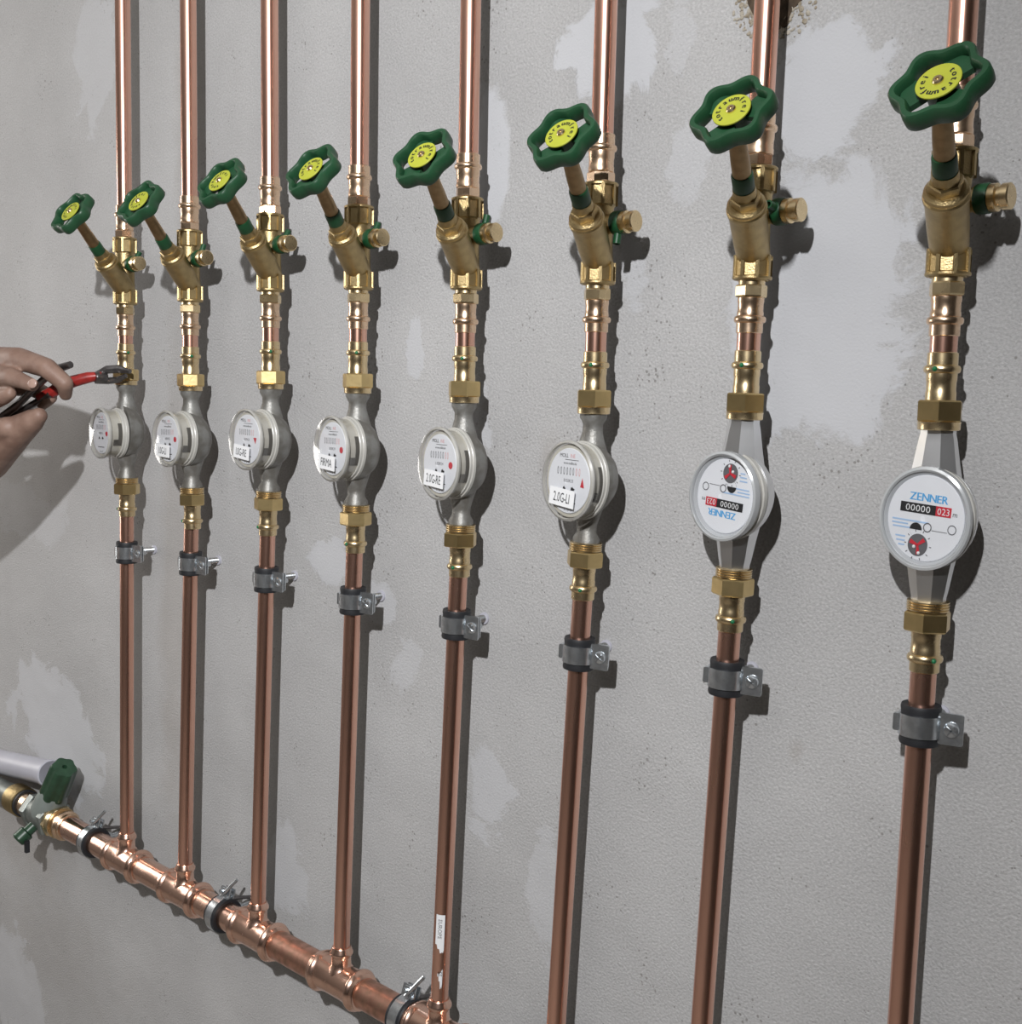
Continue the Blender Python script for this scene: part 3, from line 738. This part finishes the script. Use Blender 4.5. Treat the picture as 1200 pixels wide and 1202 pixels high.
for i in range(8):
    A = AX[i]; rn = riser(i)
    F0 = frame(A['p0'], A['top']); F1 = frame(A['p1'], A['top']); F2 = frame(A['p2'], A['p1']); F3 = frame(A['p3'], A['p2'])
    up = (A['top'] - A['p0']).normalized()
    # pipe above the valve
    pipe('copper_pipe', A['p0'] + up * .1275, A['top'], .0098, 'copper', 'bright copper pipe rising above the valve of ' + rn, group='upper copper pipes')
    o = get('coup', make_upper_coupling, F0 @ T(0, 0, .0885) @ RZ(i * 17)); tag(o, 'brass press coupling between upper pipe and valve of ' + rn, 'fitting', 'upper press couplings')
    b, kind = VAL[i]
    o = get('valve%d' % kind, (lambda: make_valve(52.8, .1360, .0615, -21, 56)) if kind == 0 else (lambda: make_valve(55.8, .1440, .0610, -17, 57.5)), F0 @ RZ(b))
    tag(o, 'brass slanted valve with green handwheel and yellow disc on ' + rn, 'valve', 'slanted valves with green handwheels')
    for ch in o.children:
        if ch.name.startswith('handwheel'):
            ch.matrix_basis = ch.matrix_basis @ RZ(WHEELROT[i] - (0 if kind == 0 and i == 0 or kind == 1 and i == 4 else WHEELROT[0 if kind == 0 else 4]))
        if ch.name.startswith('drain'):
            pr_ = PROTO['valve%d' % kind]
            ch.matrix_basis = RZ(-b - 3)
            for g in ch.children: g.matrix_basis = T(.0226, 0, .052) @ RX(PLUGROT[i][1]) @ T(-.0226, 0, -.052)
    o = get('adapt', make_adapter, F0 @ RZ(i * 23)); tag(o, 'brass press adapter right under the valve of ' + rn, 'fitting', 'press adapters under the valves')
    pipe('pipe_stub', A['p1'] + up * .0540, A['p0'] - up * .0402, .0094, 'copper', 'short copper stub between two brass fittings of ' + rn, group='short copper stubs')
    o = get('uun', make_upper_union, F1 @ RZ(-i * 11)); tag(o, 'brass union with hex nut above the meter of ' + rn, 'union', 'unions above the meters')
    # water meter
    a, rm, D, dz = MET[i]
    mid = (A['p1'] + A['p2']) / 2
    Lz = (A['p1'] - A['p2']).length / 0.1205
    FM = frame(mid, A['p1'])
    M = FM @ RZ(a)
    if i < 6: o = make_meter_a(TAGS[i], SER[i], RED[i]); ref = .0344
    else: o = make_meter_b(i == 6); ref = .0285
    o.matrix_basis = M
    s = D / (.0714 if i < 6 else .0728)
    for ch in o.children:
        if ch.name.startswith('body'): ch.matrix_basis = SC(1, min(1, rm / ref), Lz)
        else: ch.matrix_basis = T(0, 0, dz) @ SC(s, rm / ref, s)
    tag(o, METLAB[i], 'water meter', 'water meters in a row')
    o = get('lun', make_lower_union, F2 @ RZ(i * 13)); tag(o, 'brass union with hex nut below the meter of ' + rn, 'union', 'unions below the meters')
    dn = (A['bot'] - A['p2']).normalized()
    pipe('copper_pipe', A['bot'], A['p2'] + dn * .0515, .0092, 'copper', 'brown copper pipe running below the meter of ' + rn, group='lower copper pipes')
    o = get('clamp', make_clamp, frame(A['clamp'], A['p2']) @ RZ(CLR[i] - 0)); tag(o, 'zinc clamp with black rubber below the meter of ' + rn, 'clamp', 'clamps on the lower pipes')
    for ch in o.children:
        if ch.name.startswith('stud') or ch.name.startswith('wall_plug'): ch.matrix_basis = RZ(-CLR[i])

# ------------------------------------------------------------------ distributor along the floor
def man_pt(x):
    return Vector((x, PIPE_Y, MAN_Z))
xs = [AX[i]['bot'].x for i in range(8)]
for i in range(8):
    o = get('tee', make_tee, T(xs[i], PIPE_Y, MAN_Z))
    tag(o, 'polished copper press tee at the foot of ' + rn if False else 'polished copper press tee at the foot of ' + riser(i), 'tee', 'press tees of the distributor')
XLEFT = -0.395
ends = [XLEFT] + xs
for i in range(8):
    a = ends[i] + (.040 if i else 0); b = ends[i + 1] - .040
    pipe('distributor_pipe', Vector((a, PIPE_Y, MAN_Z)), Vector((b, PIPE_Y, MAN_Z)), .0170, 'copper_dull' if i in (3, 4) else 'copper_fit',
         'thick horizontal copper pipe between the %s' % ('old green stop valve and the leftmost tee' if i == 0 else 'tees of the %s and %s risers' % (ORD[i - 1], ORD[i])), group='distributor pipe lengths')

def make_man_clamp():
    """clamp round the horizontal pipe (axis x); stud goes to the wall"""
    t = thing('distributor_clamp'); ro = .0212; Q = RY(90)
    part('rubber_lining', MB().ring([(.0172, -.0105), (ro, -.011), (ro + .0008, -.009), (ro, -.006), (ro, .006), (ro + .0008, .009), (ro, .011), (.0172, .0105)], 40, Q), 'rubber', t)
    part('band', MB().ring([(ro - .0002, -.0062), (ro + .0016, -.0064), (ro + .0016, .0064), (ro - .0002, .0062)], 40, Q), 'zinc', t)
    E = RX(-18)
    part('flange', MB().box(-.0095, .0095, -.006, -.004, ro - .001, ro + .0125, E, .001).box(-.0095, .0095, .001, .003, ro - .001, ro + .0125, E, .001), 'zinc', t)
    part('screw', MB().tube([E @ Vector((0, -.014, ro + .0075)), E @ Vector((0, .006, ro + .0085))], .0022, 10).lathe([(.0050, 0), (.0050, .004)], 6, E @ T(0, -.0065, ro + .0075) @ RX(90)), 'zinc', t)
    part('locking_bolt', MB().tube([(0.002, -.004, ro + .004), (0.016, .010, ro + .026)], .0022, 10), 'zinc', t)
    part('stud', MB().tube([(0, ro, 0), (0, .045, 0)], .004, 12).hexnut(.0075, ro - .0005, ro + .006, 6, RX(-90)), 'zinc', t)
    part('brace', MB().tube([(.004, .012, ro - .003), (.010, .038, .014), (.014, .0435, .030)], .0026, 8), 'tool_steel', t)
    return t
for i, (px, nm) in enumerate(((-.312, 'left of the leftmost tee'), (.0125, 'between the second and third tees'), (.352, 'between the fourth and fifth tees'))):
    o = get('mclamp', make_man_clamp, T(px, PIPE_Y, MAN_Z)); tag(o, 'zinc clamp with black rubber around the distributor ' + nm, 'clamp', 'clamps on the distributor')

# ------------------------------------------------------------------ old stop valve at the left end
o = thing('press_coupling', T(XLEFT, PIPE_Y, MAN_Z) @ SC(1, 1.12, 1.12))
part('sleeve', MB().lathe([(.0162, 0), (.0172, .001), (.0172, .006), (.0198, .009), (.0198, .012), (.0172, .0155), (.0178, .022), (.0168, .024)], 36, RY(-90) @ T(0, 0, -.012)), 'brass_rose', o)
part('collar', MB().lathe([(.0205, .011), (.0210, .012), (.0210, .022), (.0195, .024)], 36, RY(-90)).hexnut(.0225, .022, .030, 8, RY(-90)), 'brass', o, 24)
tag(o, 'large brass press coupling between thick copper pipe and old green valve', 'fitting')

ov = thing('old_stop_valve', T(XLEFT - .062, PIPE_Y, MAN_Z))
ax = Vector((.60, -.04, .80)).normalized(); B = along(ax)
part('body', MB().lathe([(.0205, -.034), (.0225, -.030), (.0235, .0), (.0225, .030), (.0205, .034)], 32, RY(90)), 'old_metal', ov)
part('flange_nut', MB().hexnut(.0285, .021, .032, 6, RY(90), 10), 'old_metal', ov, 24)
part('flange_nut', MB().hexnut(.0275, -.034, -.022, 6, RY(90), 20), 'old_metal', ov, 24)
part('bonnet', MB().lathe([(.020, -.004), (.0245, .012), (.0235, .035), (.0190, .058)], 32, B), 'pale_valve', ov)
kn = MB()
n = 48
vs = []; fs = []
levels = [(.0185, .050), (.0215, .054), (.0208, .080), (.0200, .112), (.0180, .117), (.0036, .118), (.0028, .110)]
for (r, z) in levels:
    for j in range(n):
        a = 2 * math.pi * j / n
        q = r * (1 - .13 * (0.5 - 0.5 * math.cos(6 * a)) * (1 if r > .008 else 0))
        vs.append((q * math.cos(a), q * math.sin(a), z))
for i in range(len(levels) - 1):
    for j in range(n):
        fs.append((i * n + j, i * n + (j + 1) % n, (i + 1) * n + (j + 1) % n, (i + 1) * n + j))
kn.add(vs, fs, B)
part('knob', kn, 'green_dark', ov, 30)
dc = part('drain_cock', MB().lathe([(.0085, .018), (.0085, .034), (.0120, .036), (.0120, .050), (.009, .053)], 18, along(Vector((-.15, -.75, -.62)))), 'green_dark', ov)
part('lever', MB().box(-.003, .003, -.003, .003, -.012, .006, T(.009, -.034, -.036)), 'rubber', dc)
tag(ov, 'old grey stop valve with fluted dark green knob at distributor end', 'valve')

o = thing('screw_coupling', T(XLEFT - .106, PIPE_Y, MAN_Z))
part('sleeve', MB().lathe([(.0185, .0), (.0185, .022)], 32, RY(-90)), 'brass_rose', o)
part('seal', MB().lathe([(.0215, .018), (.0215, .024)], 32, RY(-90)), 'rubber', o)
part('end_nut', MB().lathe([(.0225, .023), (.0235, .025), (.0235, .055), (.02, .06)], 32, RY(-90)), 'brass_cast', o)
tag(o, 'brass screw coupling with black seal left of the old valve', 'fitting')
sp = pipe('supply_pipe', Vector((XLEFT - .40, PIPE_Y, MAN_Z)), Vector((XLEFT - .16, PIPE_Y, MAN_Z)), .0165, 'old_metal', 'dull metal supply pipe entering from the left edge', 'pipe')

wr, wl_ = at(60, 908, -.0225), at(-120, 866, -.0225)
wp = thing('waste_pipe', Matrix.Translation(wr))
wd = (wl_ - wr).normalized()
part('tube', MB().tube([(0, 0, 0), wd * .1, wd * .5], .0195, 28), 'white_pipe', wp)
part('socket_lip', MB().lathe([(.0198, 0), (.0212, .002), (.0212, .010), (.0198, .012)], 28, along(wd)), 'white_pipe', wp)
tag(wp, 'pale grey plastic waste pipe behind the old green valve', 'pipe')

# ------------------------------------------------------------------ paper labels left on the fifth riser
A = AX[4]; dn = (A['bot'] - A['p2']).normalized()
def pipe_label(py0, py1, ang0, ang1, ragged, txt, label):
    z0 = at(515, py0, PIPE_Y).z; z1 = at(513, py1, PIPE_Y).z
    p = A['p2'] + dn * ((z0 - A['p2'].z) / dn.z); H = z0 - z1; r = .00935
    mb = MB(); n = 10; vs = []; fs = []
    for j in range(n + 1):
        a = math.radians(ang0 + (ang1 - ang0) * j / n); u = j / n
        lo = -H * (1 - ragged * (abs(u - .75) * 1.6 + .15 * ((j * 7) % 3 - 1))) if ragged else -H
        hi = -H * (ragged * .5 * (1 - u) if ragged > .5 else 0)
        for z in (hi, lo): vs.append((r * math.cos(a), r * math.sin(a), z))
    for j in range(n): fs.append((2 * j, 2 * j + 1, 2 * j + 3, 2 * j + 2))
    mb.add(vs, fs)
    o = part('paper_label', mb, 'sticker', None)
    o.matrix_basis = frame(p, A['p2'])
    tx = MB(); size = .0058
    adv = -H * .12
    for ch in txt:
        g, f_, wd = GL[ch]
        pts = []
        for x, y in g:
            a = math.radians((ang0 + ang1) / 2) + (y - .35) * size / r
            pts.append((1.012 * r * math.cos(a), 1.012 * r * math.sin(a), adv - x * size))
        tx.add(pts, f_); adv -= (wd + .1) * size
    part('lettering', tx, 'black', o)
    tag(o, label, 'label')
pipe_label(1067, 1112, -92, -32, .22, 'EUROPE', 'torn white paper label with black letters on the fifth riser')
pipe_label(1131, 1155, -66, -34, .75, 'SE', 'small torn scrap of white label low on the fifth riser')

# ------------------------------------------------------------------ pliers gripping the leftmost union nut
nutp = AX[0]['p1'] + Vector((0, 0, .0135))
def P3(px, py, y): return at(px, py, y)
tool = thing('pliers')
ya, yb, yc = PIPE_Y - .019, -.105, -.165
tip = P3(152, 437, PIPE_Y - .014)
part('upper_jaw', MB().tube([P3(112, 441, -.085), P3(126, 434, -.075), P3(140, 433, ya), P3(153, 436, ya + .006)], [.0045, .0055, .0055, .0030], 10), 'tool_steel', tool)
part('lower_jaw', MB().tube([P3(112, 447, -.085), P3(126, 447, -.075), P3(138, 446, ya), P3(148, 441, ya + .004)], [.004, .0045, .0045, .0028], 10), 'tool_steel', tool)
part('grip', MB().tube([P3(120, 441, -.083), P3(104, 443, -.096), P3(88, 447, -.108), P3(74, 452, -.118), P3(60, 461, -.126), P3(46, 467, -.134)], [.0052, .0072, .0078, .0085, .0078, .006], 12), 'tool_red', tool)
part('handle', MB().tube([P3(83, 428, -.128), P3(70, 432, -.132), P3(56, 441, -.137), P3(40, 456, -.143), P3(20, 476, -.150), P3(-25, 510, -.165)], [.0045, .0052, .0050, .0048, .0050, .0055], 12), 'tool_steel', tool)
part('handle', MB().tube([P3(60, 462, -.128), P3(40, 474, -.136), P3(20, 486, -.142), P3(-25, 515, -.155)], [.005, .0048, .005, .0055], 12), 'tool_steel', tool)
part('pivot', MB().lathe([(.006, -.008), (.0072, -.006), (.0072, .006), (.006, .008)], 16, Matrix.Translation(P3(118, 443, -.084)) @ RX(90)), 'tool_steel', tool)
tag(tool, 'red gripped steel pliers clamped on the nut of the leftmost riser', 'pliers')

# ------------------------------------------------------------------ the worker's hands at the left edge
hm = MB()
def finger(pts, rads):
    V = [P3(*p) for p in pts]
    # densify
    pv = []; rv = []
    for i in range(len(V) - 1):
        for k in range(5):
            t = k / 5; pv.append(V[i].lerp(V[i + 1], t)); rv.append(rads[i] * (1 - t) + rads[i + 1] * t)
    pv.append(V[-1]); rv.append(rads[-1])
    hm.tube(pv, rv, 14)
    for i, p in enumerate(V): hm.sphere(tuple(p), rads[i] * 1.0, 14, 8)
# upper hand: back of the hand, index finger over the handle, curled fingers below
finger([(-70, 440, -.15), (-25, 424, -.155), (22, 421, -.158), (55, 432, -.150), (76, 450, -.137), (77, 463, -.130)], [.030, .021, .0150, .0132, .0112, .0085])
finger([(-60, 470, -.16), (-20, 440, -.172), (15, 443, -.176), (38, 452, -.172)], [.026, .0175, .0120, .0085])
finger([(-50, 470, -.15), (0, 452, -.140), (38, 455, -.128), (58, 466, -.125), (50, 474, -.128)], [.024, .0150, .0120, .0105, .0085])
finger([(-50, 490, -.165), (-20, 475, -.176), (4, 466, -.178), (12, 462, -.176)], [.020, .0135, .0105, .0085])
finger([(-80, 450, -.16), (-150, 470, -.24), (-260, 520, -.40)], [.034, .029, .036])
finger([(-60, 440, -.15), (-60, 480, -.155)], [.030, .028])
# lower hand: thumb mound closing on the handles from below
finger([(-75, 575, -.18), (-45, 556, -.168), (-15, 535, -.160), (18, 508, -.155), (38, 494, -.150), (46, 488, -.147)], [.040, .038, .0335, .0225, .0155, .0110])
finger([(-70, 540, -.17), (-20, 515, -.172), (10, 502, -.168)], [.034, .024, .015])
finger([(-40, 560, -.14), (-5, 530, -.135), (20, 500, -.132), (28, 484, -.136)], [.026, .018, .0130, .0095])
finger([(-75, 575, -.18), (-150, 640, -.27), (-260, 760, -.42)], [.040, .031, .038])
hme = hm.mesh('person', 180)
person = link('person', hme, 'skin')
md = person.modifiers.new('blend', 'REMESH'); md.mode = 'VOXEL'; md.voxel_size = .0022; md.use_smooth_shade = True
ms = person.modifiers.new('soften', 'SMOOTH'); ms.factor = .6; ms.iterations = 8
tag(person, 'person reaching in from the left edge, bare hands gripping red pliers', 'person')
def nail(px, py, y, d, sz):
    c = P3(px, py, y)
    M = Matrix.Translation(c) @ along(d) @ SC(1, 1, .25)
    part('fingernail', MB().sphere((0, 0, 0), sz, 12, 8, M), 'nail', person)
nail(38, 450, -.1795, Vector((.5, -.8, .2)), .0062)
